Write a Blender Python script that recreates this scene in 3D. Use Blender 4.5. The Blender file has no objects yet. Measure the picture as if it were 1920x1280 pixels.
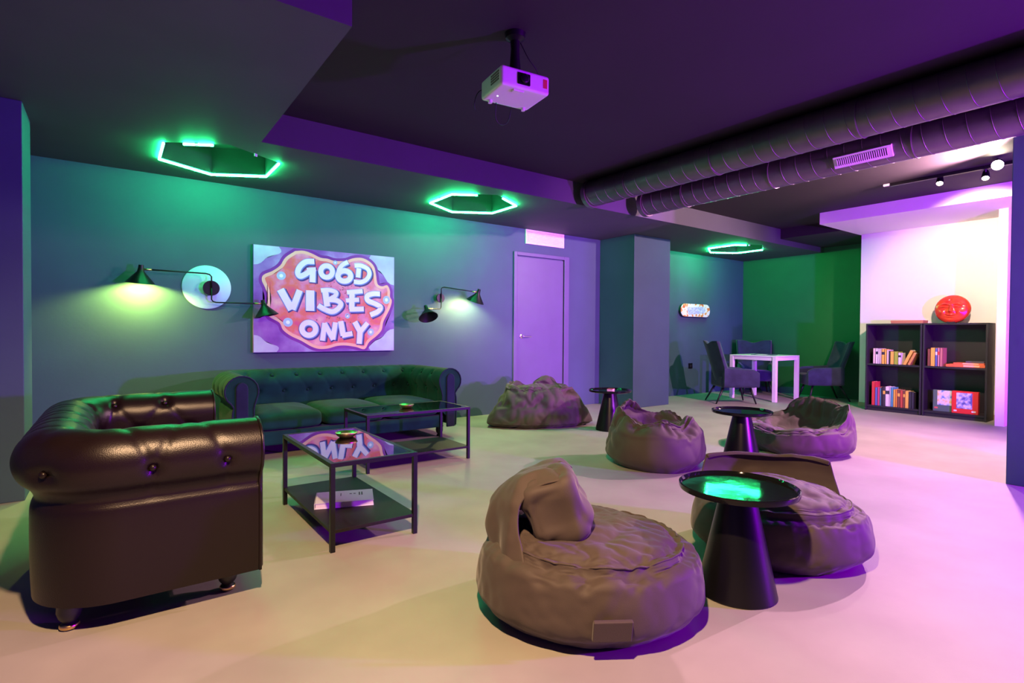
import bpy, bmesh, math, random
import numpy as np
from mathutils import Vector, Matrix, noise
from math import pi, sin, cos, radians, hypot
S = bpy.context.scene
C = S.collection
random.seed(7)

# ---------------------------------------------------------------- materials
MATS = {}
def mat(name, col, rough=.5, metal=0, bump=0, bscale=50, var=0, vscale=4, coat=0, sheen=0, emit=None, estr=0,
        alpha=None, trans=0, col2=None, stretch=None, spec=.5, coatrough=.1):
    if name in MATS: return MATS[name]
    m = bpy.data.materials.new(name); m.use_nodes = True
    nt = m.node_tree; b = nt.nodes['Principled BSDF']
    b.inputs['Base Color'].default_value = (*col, 1)
    b.inputs['Roughness'].default_value = rough
    b.inputs['Metallic'].default_value = metal
    b.inputs['Specular IOR Level'].default_value = spec
    b.inputs['Coat Weight'].default_value = coat
    b.inputs['Coat Roughness'].default_value = coatrough
    b.inputs['Sheen Weight'].default_value = sheen
    b.inputs['Sheen Roughness'].default_value = .4
    b.inputs['Transmission Weight'].default_value = trans
    if emit:
        b.inputs['Emission Color'].default_value = (*emit, 1); b.inputs['Emission Strength'].default_value = estr
    tc = nt.nodes.new('ShaderNodeTexCoord'); mp = nt.nodes.new('ShaderNodeMapping')
    nt.links.new(tc.outputs['Object'], mp.inputs['Vector'])
    if stretch: mp.inputs['Scale'].default_value = stretch
    if var or col2:
        n = nt.nodes.new('ShaderNodeTexNoise'); n.inputs['Scale'].default_value = vscale; n.inputs['Detail'].default_value = 6
        nt.links.new(mp.outputs[0], n.inputs['Vector'])
        r = nt.nodes.new('ShaderNodeValToRGB')
        c2 = col2 if col2 else tuple(min(1, c*(1+var)) for c in col)
        c1 = col if col2 else tuple(c*(1-var) for c in col)
        r.color_ramp.elements[0].position = .35; r.color_ramp.elements[0].color = (*c1, 1)
        r.color_ramp.elements[1].position = .65; r.color_ramp.elements[1].color = (*c2, 1)
        nt.links.new(n.outputs['Fac'], r.inputs['Fac']); nt.links.new(r.outputs['Color'], b.inputs['Base Color'])
    if bump:
        n = nt.nodes.new('ShaderNodeTexNoise'); n.inputs['Scale'].default_value = bscale; n.inputs['Detail'].default_value = 8
        nt.links.new(mp.outputs[0], n.inputs['Vector'])
        bp = nt.nodes.new('ShaderNodeBump'); bp.inputs['Strength'].default_value = bump; bp.inputs['Distance'].default_value = .01
        nt.links.new(n.outputs['Fac'], bp.inputs['Height']); nt.links.new(bp.outputs['Normal'], b.inputs['Normal'])
    MATS[name] = m
    return m

M_wall   = mat('wall_paint', (.042,.088,.122), .7, bump=.06, bscale=30, var=.06, vscale=2)
M_soff   = mat('soffit_paint', (.060,.078,.072), .7, bump=.05, bscale=30, var=.06, vscale=2)
M_ceil   = mat('ceiling_paint', (.018,.014,.016), .75, bump=.05, bscale=25, var=.08, vscale=1.5)
M_floor  = mat('resin_floor', (.30,.285,.25), .58, bump=.03, bscale=12, var=.09, vscale=2.2)
M_white  = mat('white_paint', (.80,.77,.73), .6, bump=.03, bscale=40)
M_door   = mat('door_paint', (.10,.10,.19), .45, bump=.02, bscale=40, var=.04)
M_leather= mat('black_leather', (.008,.0042,.0038), .32, bump=.10, bscale=260, spec=.34)
M_velvet = mat('green_velvet', (.002,.036,.030), .85, bump=.08, bscale=300, sheen=.05, spec=.2, var=.25, vscale=6)
M_velvetb= mat('navy_velvet', (.010,.014,.045), .85, bump=.08, bscale=300, sheen=.12, spec=.2, var=.2, vscale=8)
M_canvas = mat('grey_nylon', (.062,.047,.042), .66, bump=.12, spec=.3, bscale=500, sheen=.15, var=.05, vscale=9)
M_seam   = mat('dark_seam', (.05,.042,.038), .7)
M_black  = mat('black_metal', (.006,.006,.007), .38, spec=.35)
M_satin  = mat('satin_black_metal', (.004,.004,.005), .30, spec=.32)
M_tabtop = mat('glossy_black_top', (.005,.006,.006), .055, bump=.05, bscale=9, spec=.22)
M_shelf  = mat('dark_wood_board', (.010,.007,.006), .5, spec=.3, bump=.1, bscale=60, stretch=(1,12,1))
M_bk     = mat('bookcase_laminate', (.022,.018,.024), .45, bump=.05, bscale=80, stretch=(12,1,1))
M_duct   = mat('galvanised_duct', (.17,.155,.155), .42, metal=.75, bump=.12, bscale=18, var=.12, vscale=5)
M_chrome = mat('chrome', (.8,.8,.82), .15, metal=1)
M_brass  = mat('brass', (.75,.5,.22), .3, metal=1)
M_dark   = mat('black_void', (.004,.004,.004), .8)
M_plastic= mat('white_plastic', (.78,.76,.74), .4)
M_wtable = mat('white_lacquer', (.8,.78,.74), .35)
M_legs   = mat('black_wood_leg', (.01,.009,.012), .4)
M_ceram  = mat('pale_ceramic', (.75,.66,.55), .25, col2=(.5,.38,.25), vscale=40)
M_disc   = mat('pale_blue_disc', (.42,.68,.80), .4)
M_chair  = mat('slate_velvet', (.035,.036,.085), .85, bump=.08, bscale=300, sheen=.3, var=.2, vscale=8, spec=.2)
M_paper  = mat('paper', (.75,.72,.65), .8, bump=.3, bscale=300, stretch=(1,1,30))
def neon(name, col, s): return mat(name, (0,0,0), .5, emit=col, estr=s)
M_neon  = neon('green_neon', (.02,1,.27), 225)

def glass():
    m = bpy.data.materials.new('table_glass'); m.use_nodes = True; nt = m.node_tree; nt.nodes.clear()
    o = nt.nodes.new('ShaderNodeOutputMaterial'); t = nt.nodes.new('ShaderNodeBsdfTransparent'); g = nt.nodes.new('ShaderNodeBsdfGlossy')
    t.inputs[0].default_value = (.80,.86,.84,1); g.inputs['Roughness'].default_value = .015
    f = nt.nodes.new('ShaderNodeFresnel'); f.inputs[0].default_value = 1.62
    mx = nt.nodes.new('ShaderNodeMixShader'); ma = nt.nodes.new('ShaderNodeMath'); ma.operation='MULTIPLY_ADD'; ma.inputs[1].default_value=1.5; ma.inputs[2].default_value=.03; ma.use_clamp=True
    nt.links.new(f.outputs[0], ma.inputs[0]); nt.links.new(ma.outputs[0], mx.inputs[0]); nt.links.new(t.outputs[0], mx.inputs[1]); nt.links.new(g.outputs[0], mx.inputs[2]); nt.links.new(mx.outputs[0], o.inputs[0])
    return m
M_glass = glass()

# ---------------------------------------------------------------- mesh helpers
def link(name, bm, mats, parent=None, smooth=False, angle=None, bevel=0, bseg=2):
    me = bpy.data.meshes.new(name)
    bmesh.ops.recalc_face_normals(bm, faces=bm.faces)
    bm.to_mesh(me); bm.free()
    if not isinstance(mats, (list, tuple)): mats = [mats]
    for m in mats: me.materials.append(m)
    if smooth: me.polygons.foreach_set('use_smooth', [True]*len(me.polygons))
    if smooth and angle: me.set_sharp_from_angle(angle=radians(angle))
    o = bpy.data.objects.new(name, me); C.objects.link(o)
    if parent: o.parent = parent
    if bevel:
        md = o.modifiers.new('bevel', 'BEVEL'); md.width = bevel; md.segments = bseg; md.limit_method = 'ANGLE'
        md.harden_normals = False
    return o
def thing(name, label, cat, loc=(0,0,0), rz=0, group=None):
    o = bpy.data.objects.new(name, None); C.objects.link(o); o.empty_display_size = .05
    o.location = loc; o.rotation_euler = (0,0,rz); return tag(o, label, cat, group)
def tag(o, label, cat, group=None):
    o['label'] = label; o['category'] = cat
    if group: o['group'] = group
    return o
def struct(o, label=None):
    o['kind'] = 'structure'
    if label: o['label'] = label
    return o
def box(bm, x0,x1,y0,y1,z0,z1, mi=0, M=None):
    vs = [bm.verts.new((x,y,z)) for z in (z0,z1) for y in (y0,y1) for x in (x0,x1)]
    if M is not None:
        for v in vs: v.co = M @ v.co
    for f in ((0,1,3,2),(4,6,7,5),(0,4,5,1),(2,3,7,6),(0,2,6,4),(1,5,7,3)):
        fc = bm.faces.new([vs[i] for i in f]); fc.material_index = mi
def B(*a, M=None):
    bm = bmesh.new(); box(bm, *a, M=M); return bm
def lathe(bm, prof, n=32, M=None, mi=0):
    rings = []
    for (r,z) in prof:
        if r < 1e-6: rings.append([bm.verts.new((0,0,z))])
        else: rings.append([bm.verts.new((r*cos(2*pi*k/n), r*sin(2*pi*k/n), z)) for k in range(n)])
    for a,b in zip(rings, rings[1:]):
        for k in range(n):
            k2=(k+1)%n
            if len(a)==1 and len(b)==1: continue
            if len(a)==1: f=bm.faces.new((a[0],b[k],b[k2]))
            elif len(b)==1: f=bm.faces.new((a[k],a[k2],b[0]))
            else: f=bm.faces.new((a[k],a[k2],b[k2],b[k]))
            f.material_index = mi
    if M is not None:
        for r in rings:
            for v in r: v.co = M @ v.co
def L(prof, n=32, M=None):
    bm = bmesh.new(); lathe(bm, prof, n, M); return bm
def tube(bm, pts, r, n=10, closed=False, mi=0):
    pts = [Vector(p) for p in pts]; N = len(pts); rings = []
    up = Vector((0,0,1)); prev = None
    for i,p in enumerate(pts):
        if closed: t = (pts[(i+1)%N]-pts[i-1]).normalized()
        else:
            t = (pts[min(i+1,N-1)]-pts[max(i-1,0)]).normalized()
        if prev is None:
            a = t.cross(up)
            if a.length < .05: a = t.cross(Vector((1,0,0)))
        else: a = prev - t*prev.dot(t)
        a.normalize(); prev = a; b = t.cross(a)
        rr = r(i/(N-1)) if callable(r) else r
        rings.append([bm.verts.new(p + a*rr*cos(2*pi*k/n) + b*rr*sin(2*pi*k/n)) for k in range(n)])
    R = range(N if closed else N-1)
    for i in R:
        a,b = rings[i], rings[(i+1)%N]
        for k in range(n):
            f = bm.faces.new((a[k],a[(k+1)%n],b[(k+1)%n],b[k])); f.material_index = mi
    if not closed:
        for rg in (rings[0], rings[-1]):
            f = bm.faces.new(rg); f.material_index = mi
def T(pts, r, n=10, closed=False):
    bm = bmesh.new(); tube(bm, pts, r, n, closed); return bm
def prism(bm, poly, h0, h1, M=None, mi=0):
    a = [bm.verts.new((x,y,h0)) for x,y in poly]; b = [bm.verts.new((x,y,h1)) for x,y in poly]
    if M is not None:
        for v in a+b: v.co = M @ v.co
    n=len(poly)
    bm.faces.new(a[::-1]).material_index = mi; bm.faces.new(b).material_index = mi
    for i in range(n): bm.faces.new((a[i],a[(i+1)%n],b[(i+1)%n],b[i])).material_index = mi
def grid(bm, P, closeu=False, mi=0):
    nu, nv = len(P), len(P[0])
    V = [[bm.verts.new(p) for p in row] for row in P]
    for i in range(nu if closeu else nu-1):
        for j in range(nv-1):
            f = bm.faces.new((V[i][j],V[(i+1)%nu][j],V[(i+1)%nu][j+1],V[i][j+1])); f.material_index = mi
    return V
def catmull(P, n):
    P = [np.array(p, float) for p in P]; out = []
    for i in range(len(P)-1):
        p0 = P[i-1] if i else P[0]*2-P[1]; p1,p2 = P[i],P[i+1]; p3 = P[i+2] if i+2 < len(P) else P[-1]*2-P[-2]
        for k in range(n):
            t = k/n; out.append(.5*((2*p1)+(-p0+p2)*t+(2*p0-5*p1+4*p2-p3)*t*t+(-p0+3*p1-3*p2+p3)*t**3))
    out.append(P[-1]); return out
def rotz(a): return Matrix.Rotation(a, 4, 'Z')
def copy_tree(o, parent=None):
    c = o.copy(); C.objects.link(c)
    if parent: c.parent = parent
    for ch in list(o.children): copy_tree(ch, c)
    return c

# ---------------------------------------------------------------- room shell
H1, H2 = 2.32, 2.545          # low soffit / high ceiling
YB = 5.5
struct(link('floor', B(-2.2,9.7,-6.2,5.7,-.1,0), M_floor))
struct(link('wall_back', B(-2.2,9.4,YB,YB+.15,0,2.7), M_wall))
struct(link('wall_left', B(-2.2,-2.05,-6.2,YB,0,2.7), M_wall))
struct(link('wall_front', B(-2.05,9.7,-6.2,-6.05,0,2.7), M_wall))
struct(link('wall_right', B(9.25,9.4,3.2,YB,0,2.7), mat('green_lit_wall', (.022,.130,.055), .7, bump=.06, bscale=30, var=.06, vscale=2)))  # green neon light on this wall is put into its base colour
struct(link('wall_right', B(8.45,9.25,-6.05,3.26,0,2.40), M_white), 'white painted wall behind the bookcases')
struct(link('ceiling', B(-2.2,9.7,-6.2,5.7,H2,H2+.12), M_ceil), 'dark high ceiling')
struct(link('wall_column', B(5.58,6.33,4.87,YB,0,H1), M_wall, bevel=.004), 'grey blue square column right of the door')
struct(link('wall_column', B(-1.9,-.42,4.23,4.62,0,H1), M_wall, bevel=.004), 'dark wall pier at the left edge')
struct(link('wall_column', B(4.86,5.5,.25,.97,0,H2), M_wall, bevel=.004), 'dark pillar at the right edge')
RINGS = [(.67,4.75),(2.98,4.74),(7.75,4.74)]
HR = .43
def hexa(c, r, a0=pi/2): return [(c[0]+r*cos(a0+k*pi/3), c[1]+r*sin(a0+k*pi/3)) for k in range(6)]
def low_ceiling():
    bm = bmesh.new()
    outer = [(-2.05,2.33),(.84,2.33),(.84,4.12),(9.25,4.12),(9.25,YB),(-2.05,YB)]
    loops = [outer] + [hexa(c, HR) for c in RINGS]
    es = []
    for lp in loops:
        vs = [bm.verts.new((x,y,H1)) for x,y in lp]
        es += [bm.edges.new((vs[i],vs[(i+1)%len(vs)])) for i in range(len(vs))]
    bmesh.ops.triangle_fill(bm, edges=es, use_beauty=True, use_dissolve=False)
    for k,lp in enumerate(loops):
        z1 = H2+.02 if k == 0 else H2-.02
        a = [bm.verts.new((x,y,H1)) for x,y in lp]; b = [bm.verts.new((x,y,z1)) for x,y in lp]
        for i in range(len(lp)): bm.faces.new((a[i],a[(i+1)%len(lp)],b[(i+1)%len(lp)],b[i])).material_index = min(k,1)
        if k: bm.faces.new(b).material_index = 1
    bmesh.ops.remove_doubles(bm, verts=bm.verts, dist=1e-4)
    return bm
struct(link('ceiling', low_ceiling(), [M_soff, mat('recess_near_black',(.014,.016,.015),.8)]), 'lower ceiling with hexagonal recesses')  # recess faces coloured near black, darker than the rest of the low ceiling
struct(link('ceiling', B(7.9,9.25,3.28,4.12,2.40,H2+.02), M_ceil), 'dark ceiling drop beyond the ducts')
struct(link('trim_1', B(7.25,9.25,-6.05,3.28,2.40,H2+.01), M_white), 'white bulkhead above the bookcases')
struct(link('trim_2', B(7.9,8.46,1.60,1.68,0,2.40), M_white), 'narrow white wall return beside the bookcases')
struct(link('baseboard_right', B(8.43,8.455,1.68,3.26,0,.06), mat('oak_skirting',(.45,.33,.22),.5)), 'pale skirting under the white wall')

# door
d = struct(thing('door_1', 'flush grey door with chrome lever in the back wall', 'door', (4.5,YB,0)))
fr = bmesh.new()
box(fr,-.455,-.405,-.028,.0,0,2.02); box(fr,.385,.47,-.028,.0,0,2.02); box(fr,-.405,.385,-.028,.0,1.975,2.02)
link('door_frame', fr, M_door, d, bevel=.004)
link('door_leaf', B(-.398,.372,-.014,.0,.01,1.962), M_door, d, bevel=.003)
link('door_gap', B(.372,.385,-.010,-.001,.0,1.975), M_dark, d)
hb = bmesh.new(); Mh = Matrix.Translation((-.33,-.014,.955)) @ Matrix.Rotation(pi/2,4,'X')
lathe(hb, [(0,.0),(.026,0),(.026,.008),(.011,.012),(.010,.045),(0,.045)], 20, Mh)
tube(hb, [(-.33,-.052,.955),(-.28,-.055,.953),(-.20,-.055,.950)], .009, 10)
link('door_handle', hb, M_chrome, d, smooth=True, angle=40)
# air vent above the door
v = thing('air_vent', 'white rectangular air vent grille above the door', 'vent', (4.555,YB,2.225))
bm = bmesh.new()
for a in ((-.325,.325,-.022,0,.065,.092),(-.325,.325,-.022,0,-.092,-.065),(-.325,-.295,-.022,0,-.065,.065),(.295,.325,-.022,0,-.065,.065)): box(bm,*a)
link('vent_frame', bm, M_plastic, v, bevel=.003)
bm = bmesh.new(); box(bm,-.295,.295,-.004,0,-.065,.065)
for k in range(9): box(bm,-.295,.295,-.006,.006,-.007,.007, M=Matrix.Translation((0,-.010,-.056+.014*k))@Matrix.Rotation(radians(35),4,'X'))
link('vent_slats', bm, M_plastic, v)
# wall socket in the niche
bm = bmesh.new(); box(bm,-.05,.05,-.012,0,-.045,.045); 
so = thing('wall_socket','black wall socket low in the green niche','socket',(7.70,YB,.47))
link('socket_plate', bm, M_satin, so, bevel=.004)
bm=bmesh.new(); lathe(bm,[(0,0),(.022,0),(.022,.003),(0,.003)],16,Matrix.Translation((0,-.012,0))@Matrix.Rotation(pi/2,4,'X')); link('socket_face', bm, M_dark, so)

# ---------------------------------------------------------------- neon rings
def seg(bm, P):
    Q=[Vector((x,y,H1-.012)) for x,y in P]; tube(bm, Q, .0085, 8)
def lerp2(a,b,t): return (a[0]+(b[0]-a[0])*t, a[1]+(b[1]-a[1])*t)
def ring(c, paths, label):
    t = thing('neon_ring', label, 'neon light', (c[0],c[1],H1), 0, 'hexagonal neon rings in the ceiling recesses')
    for P in paths:
        bm = bmesh.new(); h = hexa((0,0), HR+.010)
        pts = [lerp2(h[int(p)%6], h[(int(p)+1)%6], p-int(p)) for p in P]
        Q=[]
        for a,b in zip(pts,pts[1:]): Q += [lerp2(a,b,k/6) for k in range(6)]
        Q.append(pts[-1]); Q=[Vector((x,y,-.012)) for x,y in Q]
        tube(bm, Q, .0085, 8); link('neon_tube', bm, M_neon, t, smooth=True)
    h = hexa((0,0), HR+.014)
    for k in range(6):
        bm = bmesh.new(); a,b = Vector((*h[k],0)), Vector((*h[(k+1)%6],0)); m=(a+b)/2
        box(bm,-.012,.012,-.004,.004,-.02,.0, M=Matrix.Translation(m)@rotz(math.atan2((b-a).y,(b-a).x)))
        link('neon_clip', bm, M_plastic, t)
    return t
# hexagon vertices: 0 = far, then anticlockwise (1 = far left, 2 = near left, 3 = near, 4 = near right, 5 = far right)
ring(RINGS[0], [[4,5,6,7,8],[8.3,8.75]], 'green hexagonal neon ring above the black leather sofa')
ring(RINGS[1], [[3.25,4,5,6,7,8,8.55]], 'green hexagonal neon ring above the velvet sofa and painting')
ring(RINGS[2], [[4,5,6,7,8,8.4]], 'green hexagonal neon ring over the white table in the niche')

# ---------------------------------------------------------------- ducts
def duct(x, z, R, y1, label, pitch=.125):
    t = thing('ventilation_duct', label, 'duct', (x,y1,z), 0, 'spiral ventilation ducts')
    Ln = y1+3.0
    Mr = Matrix.Rotation(pi/2,4,'X')
    bm = bmesh.new(); lathe(bm, [(R,0),(R,Ln)], 48, Mr); lathe(bm, [(0,.004),(R-.004,.004)], 48, Mr)
    tb = link('duct_tube', bm, M_duct, t, smooth=True, angle=40)
    N = int(Ln/pitch); pts = []
    for k in range(N*24+1):
        a = 2*pi*k/24; pts.append((R*cos(a)*1.003, -pitch*k/24, R*sin(a)*1.003))
    link('spiral_seam', T(pts, .0022, 5), M_duct, tb, smooth=True)
    bm = bmesh.new(); lathe(bm, [(R,-.002),(R+.012,-.002),(R+.012,.05),(R,.05)], 48, Mr)
    link('end_collar', bm, M_duct, t, smooth=True, angle=40)
    for yy in (-.55,-1.45,-2.5):
        bm = bmesh.new(); box(bm,-.006,.006,yy-.012,yy+.012,R-.01,H2-z)
        tube(bm,[(R*1.012*cos(a),yy,R*1.012*sin(a)) for a in [pi*k/24*1 for k in range(49)]],.005,5)
        link('hanging_bracket', bm, M_duct, t)
    return t
duct(3.93, 2.412, .128, 4.02, 'front thick spiral metal air duct running under the dark ceiling')
d2 = duct(4.70, 2.414, .126, 3.96, 'rear spiral metal air duct with a slotted grille')
bm = bmesh.new()
g = Matrix.Translation((0,0,0)) @ Matrix.Rotation(radians(150),4,'Y')
box(bm,.112,.136,-.20,.20,-.045,.045, M=g)
vg = link('duct_grille', bm, M_plastic, d2, bevel=.002); vg.location = (0,1.775-3.96,0)
bm = bmesh.new()
box(bm,.1361,.1366,-.175,.175,-.027,.027, M=g)
link('grille_slots', bm, M_dark, vg)
bm = bmesh.new()
for k in range(25): box(bm,.136,.141,-.173+.0142*k,-.167+.0142*k,-.027,.027, M=g)
link('grille_fins', bm, M_plastic, vg)

# ---------------------------------------------------------------- ceiling track and spots
trk = thing('spotlight_track','black ceiling track carrying spotlights in front of the white bulkhead','track',(6.40,1.55,H2))
link('track_rail', B(-.017,.017,-1.5,.66,-.03,0), M_black, trk, bevel=.002)
link('track_end', B(-.014,.014,.66,.72,-.02,0), M_plastic, trk)
M_lamp = mat('lamp_glow',(1,1,1),.5,emit=(1,.80,.62),estr=60)
M_lamp2 = mat('lamp_glow_strong',(1,1,1),.5,emit=(1,.80,.60),estr=300)
def spot(x,y,z,aim,label,glow,r=.03,size=.10):
    s = thing('spotlight',label,'spotlight',(x,y,z),0,'spotlights on the ceiling track')
    q = Vector(aim).to_track_quat('Z','Y').to_matrix().to_4x4()
    bm=bmesh.new(); lathe(bm,[(0,-size),(r*.7,-size),(r,-.04),(r,.0),(r-.004,0),(r-.004,-.012)],24,q); link('spot_body',bm,M_black,s,smooth=True,angle=40)
    bm=bmesh.new(); lathe(bm,[(0,-.008),(r-.003,-.010)],24,q); link('lamp_lens',bm,glow,s)
    link('spot_stem',T([Vector(aim).normalized()*-.05,(0,0,H2-.02-z)],.006,8),M_black,s)
    return s
spot(6.40,1.80,2.455,(-.5,-.1,-.6),'small dark spotlight with a lit lens, left one on the track',M_lamp)
spot(6.40,1.46,2.43,(-.5,-.1,-.6),'small dark spotlight with a lit lens, middle one on the track',M_lamp)
spot(6.15,1.325,2.47,(-.92,-.10,-.4),'glaring bright spotlight at the right edge near the pillar',M_lamp2,.045,.10)

# ---------------------------------------------------------------- projector
pj = thing('projector','white ceiling mounted projector with dark lens','projector',(1.685,2.285,2.20),radians(-7),None)
# local: lens face looks to -y/+x ; x = width
W,Dp,Hh = .235,.17,.085
bm = bmesh.new(); box(bm,-.14,.14,-.115,.115,.015,.112)
link('projector_body', bm, M_plastic, pj, bevel=.014, bseg=4)
bm = bmesh.new(); box(bm,-.050,.022,-.122,-.11,.035,.092)
ln = link('lens', bm, M_tabtop, pj, bevel=.004)
bm = bmesh.new(); lathe(bm,[(0,.0),(.022,.0),(.024,.006),(.018,.010),(0,.008)],24,Matrix.Translation((-.014,-.122,.064))@Matrix.Rotation(pi/2,4,'X')); link('lens_glass',bm,M_satin,ln,smooth=True)
bm = bmesh.new()
for i in range(6):
    for j in range(4): box(bm,-.1415,-.139,-.088+.015*i,-.078+.015*i,.046+.013*j,.055+.013*j)
link('side_vent', bm, mat('vent_brown',(.10,.07,.04),.6), pj)
bm = bmesh.new(); box(bm,.100,.124,-.1165,-.114,.045,.090); link('red_sticker', bm, mat('red_label',(.6,.07,.05),.5), pj)
bm = bmesh.new(); box(bm,-.06,.0,-.095,-.07,.008,.0155); link('focus_tab', bm, M_plastic, pj, bevel=.002)
bm = bmesh.new(); lathe(bm,[(0,0),(.004,0),(0,-.002)],12,Matrix.Translation((-.09,.02,.0145))); link('status_lamp', bm, mat('status_blue',(1,1,1),.5,emit=(.6,.8,1),estr=12), pj)
for sx in (-.10,.10): link('foot', L([(0,.0),(.011,.0),(.011,.018),(0,.018)],16,Matrix.Translation((sx,.085,.0))), M_plastic, pj)
mt = bmesh.new()
lathe(mt,[(0,H2-2.20),(.055,H2-2.20),(.05,H2-2.225),(.025,H2-2.24),(.022,H2-2.28),(.03,.15),(.03,.12),(0,.12)],24)
for a in (35,145,215,325): tube(mt,[(0,0,.125),(.08*cos(radians(a)),.07*sin(radians(a)),.108)],.008,8)
link('ceiling_mount', mt, M_black, pj, smooth=True, angle=40)
def cab(P,r=.0025): return T([tuple(p) for p in catmull(P,10)],r,6)
link('cable', cab([(.02,.09,.07),(.05,.13,.02),(.04,.15,-.05),(-.01,.14,-.075),(-.05,.12,-.05),(-.06,.09,.03)]), M_black, pj, smooth=True)
link('cable', cab([(.12,.05,.08),(.16,.05,.12),(.15,.02,.19),(.08,.0,.24),(.03,0,.31)]), M_black, pj, smooth=True)
link('cable', cab([(-.10,.09,.08),(-.15,.12,.06),(-.17,.13,.0),(-.16,.14,-.03)]), M_black, pj, smooth=True)

# ---------------------------------------------------------------- chesterfield sofas
def chesterfield(name, label, Wd, Dd, Ht, loc, rz, M, ncush, ds, footM, footmat2=None, seatz=.34, zb=.10, r=.115, tuftd=.02, buttonM=None, frontM=None, group=None, wrinkles=0):
    t = thing(name, label, 'sofa', loc, rz)
    th = .15                                    # body thickness behind inner line
    xi, yf, yb = Wd/2-th, -Dd/2, Dd/2-th       # inner line
    rc = .10
    path = []
    def add(x,y,nx,ny): path.append((x,y,nx,ny))
    step = .0125
    n = int((yb-rc-yf)/step)
    for k in range(n): add(xi, yf+(yb-rc-yf)*k/n, 1, 0)
    m = 14
    for k in range(m): a = pi/2*k/m; add(xi-rc+rc*cos(a), yb-rc+rc*sin(a), cos(a), sin(a))
    n2 = int((2*(xi-rc))/step)
    for k in range(n2): add(xi-rc-2*(xi-rc)*k/n2, yb, 0, 1)
    for k in range(m): a = pi/2+pi/2*k/m; add(-xi+rc+rc*cos(a), yb-rc+rc*sin(a), cos(a), sin(a))
    for k in range(n+1): add(-xi, yb-rc-(yb-rc-yf)*k/n, -1, 0)
    # arclength along inner line
    s = [0.]
    for a,b in zip(path,path[1:]): s.append(s[-1]+hypot(a[0]-b[0],a[1]-b[1])+.08*abs(math.acos(max(-1,min(1,a[2]*b[2]+a[3]*b[3])))))
    tot = s[-1]
    # profile
    oc, zc = .085, Ht-r
    prof = [(.0,seatz-.1),(.0,seatz),(.0,seatz+.06)]
    for a in np.linspace(205,-55,13): prof.append((oc+r*cos(radians(a)), zc+r*sin(radians(a))))
    prof += [(th-.012,zc-r-.012),(th,zc-r-.05),(th,zb+.1),(th-.004,zb)]
    PR = catmull([np.array(p) for p in prof], 6)
    # equal spacing
    d = [0]
    for a,b in zip(PR,PR[1:]): d.append(d[-1]+np.linalg.norm(b-a))
    NP = int(d[-1]/.0125); PR = np.array(PR); dd = np.linspace(0,d[-1],NP)
    pp = np.stack([np.interp(dd,d,PR[:,0]), np.interp(dd,d,PR[:,1])],1)
    # tuft rows by arclength on the profile
    iTop = int(np.argmax(pp[:,1])); tTop = dd[iTop]
    zin = seatz+.10
    tlow = dd[np.argmin(abs(pp[:iTop,1]-zin))]
    rows = [tlow, tlow+(tTop-tlow)*.5, None]
    tout = tTop + r*1.75
    tmid = tlow+(tTop-tlow)*.62
    rows = [(tlow,.5),(tmid,0.),(tout,.5)]
    nS = max(2, round(tot/ds)); dS = tot/nS
    btn = []
    for (tt,off) in rows:
        for k in range(nS+1):
            ss = (k+off)*dS
            if .06 < ss < tot-.06: btn.append((ss,tt))
    btn = np.array(btn)
    creases = []
    for i in range(len(btn)):
        for j in range(len(btn)):
            if btn[j,1] > btn[i,1]+.01 and abs(abs(btn[j,0]-btn[i,0])-dS/2) < .02 and (abs(btn[i,1]-tlow)<.01 or abs(btn[j,1]-tout)<.01):
                creases.append((btn[i],btn[j]))
    for b in btn:
        if abs(b[1]-tlow)<.01: creases.append((b, np.array([b[0], b[1]-.14])))
        if abs(b[1]-tout)<.01: creases.append((b, np.array([b[0], b[1]+.10])))
    Sg, Tg = np.meshgrid(np.array(s), dd, indexing='ij')
    disp = np.zeros_like(Sg)
    for b in btn:
        q = (Sg-b[0])**2+(Tg-b[1])**2
        disp -= tuftd*np.exp(-q/.023**2)
    for a,b in creases:
        ab = b-a; l2 = (ab**2).sum()
        u = np.clip(((Sg-a[0])*ab[0]+(Tg-a[1])*ab[1])/l2,0,1)
        q = (Sg-a[0]-u*ab[0])**2+(Tg-a[1]-u*ab[1])**2
        disp -= tuftd*.26*np.exp(-q/.007**2) + tuftd*.12*np.exp(-q/.028**2)
    P = []
    for i,(x,y,nx,ny) in enumerate(path):
        row = []
        for j in range(NP):
            o,z = pp[j]
            ta = pp[min(j+1,NP-1)]-pp[max(j-1,0)]; ta /= np.linalg.norm(ta)+1e-9
            no = np.array([-ta[1], ta[0]])      # outward of leather surface
            e = min(1, s[i]/.05, (tot-s[i])/.05)
            dz = disp[i,j]*e
            oo, zz = o+no[0]*dz, z+no[1]*dz
            # scroll narrowing at rear corners
            row.append((x+nx*oo, y+ny*oo, zz))
        P.append(row)
    bm = bmesh.new(); V = grid(bm, P)
    for V1 in (V[0], V[-1]):
        bm.faces.new([v for v in V1])
    link('upholstered_frame', bm, M, t, smooth=True, angle=60)
    # arm front panels with piping
    for sx in (1,-1):
        bm = bmesh.new()
        pl = [(oc-.042,zb),(oc+.045,zb)]
        for k in range(9): a = pi*k/8; pl.append((oc+.0435*cos(a), zc+.02+.05*sin(a)))
        Mx = Matrix(((sx,0,0,sx*xi),(0,0,1,0),(0,1,0,0),(0,0,0,1)))
        prism(bm, pl, yf-.016, yf+.004, Mx)
        pn = link('arm_front', bm, frontM or M, t, smooth=True, angle=50, bevel=.008, bseg=3)
        pip = [(sx*(xi+p[0]), yf-.002, p[1]) for p in pp[::3]]
        link('piping', T(pip, .006, 8), frontM or M, pn, smooth=True)
    # base rail
    link('base_rail', B(-xi-.02,xi+.02,yf+.01,yb+.1,zb,seatz-.14), M, t, bevel=.012, bseg=3)
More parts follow.
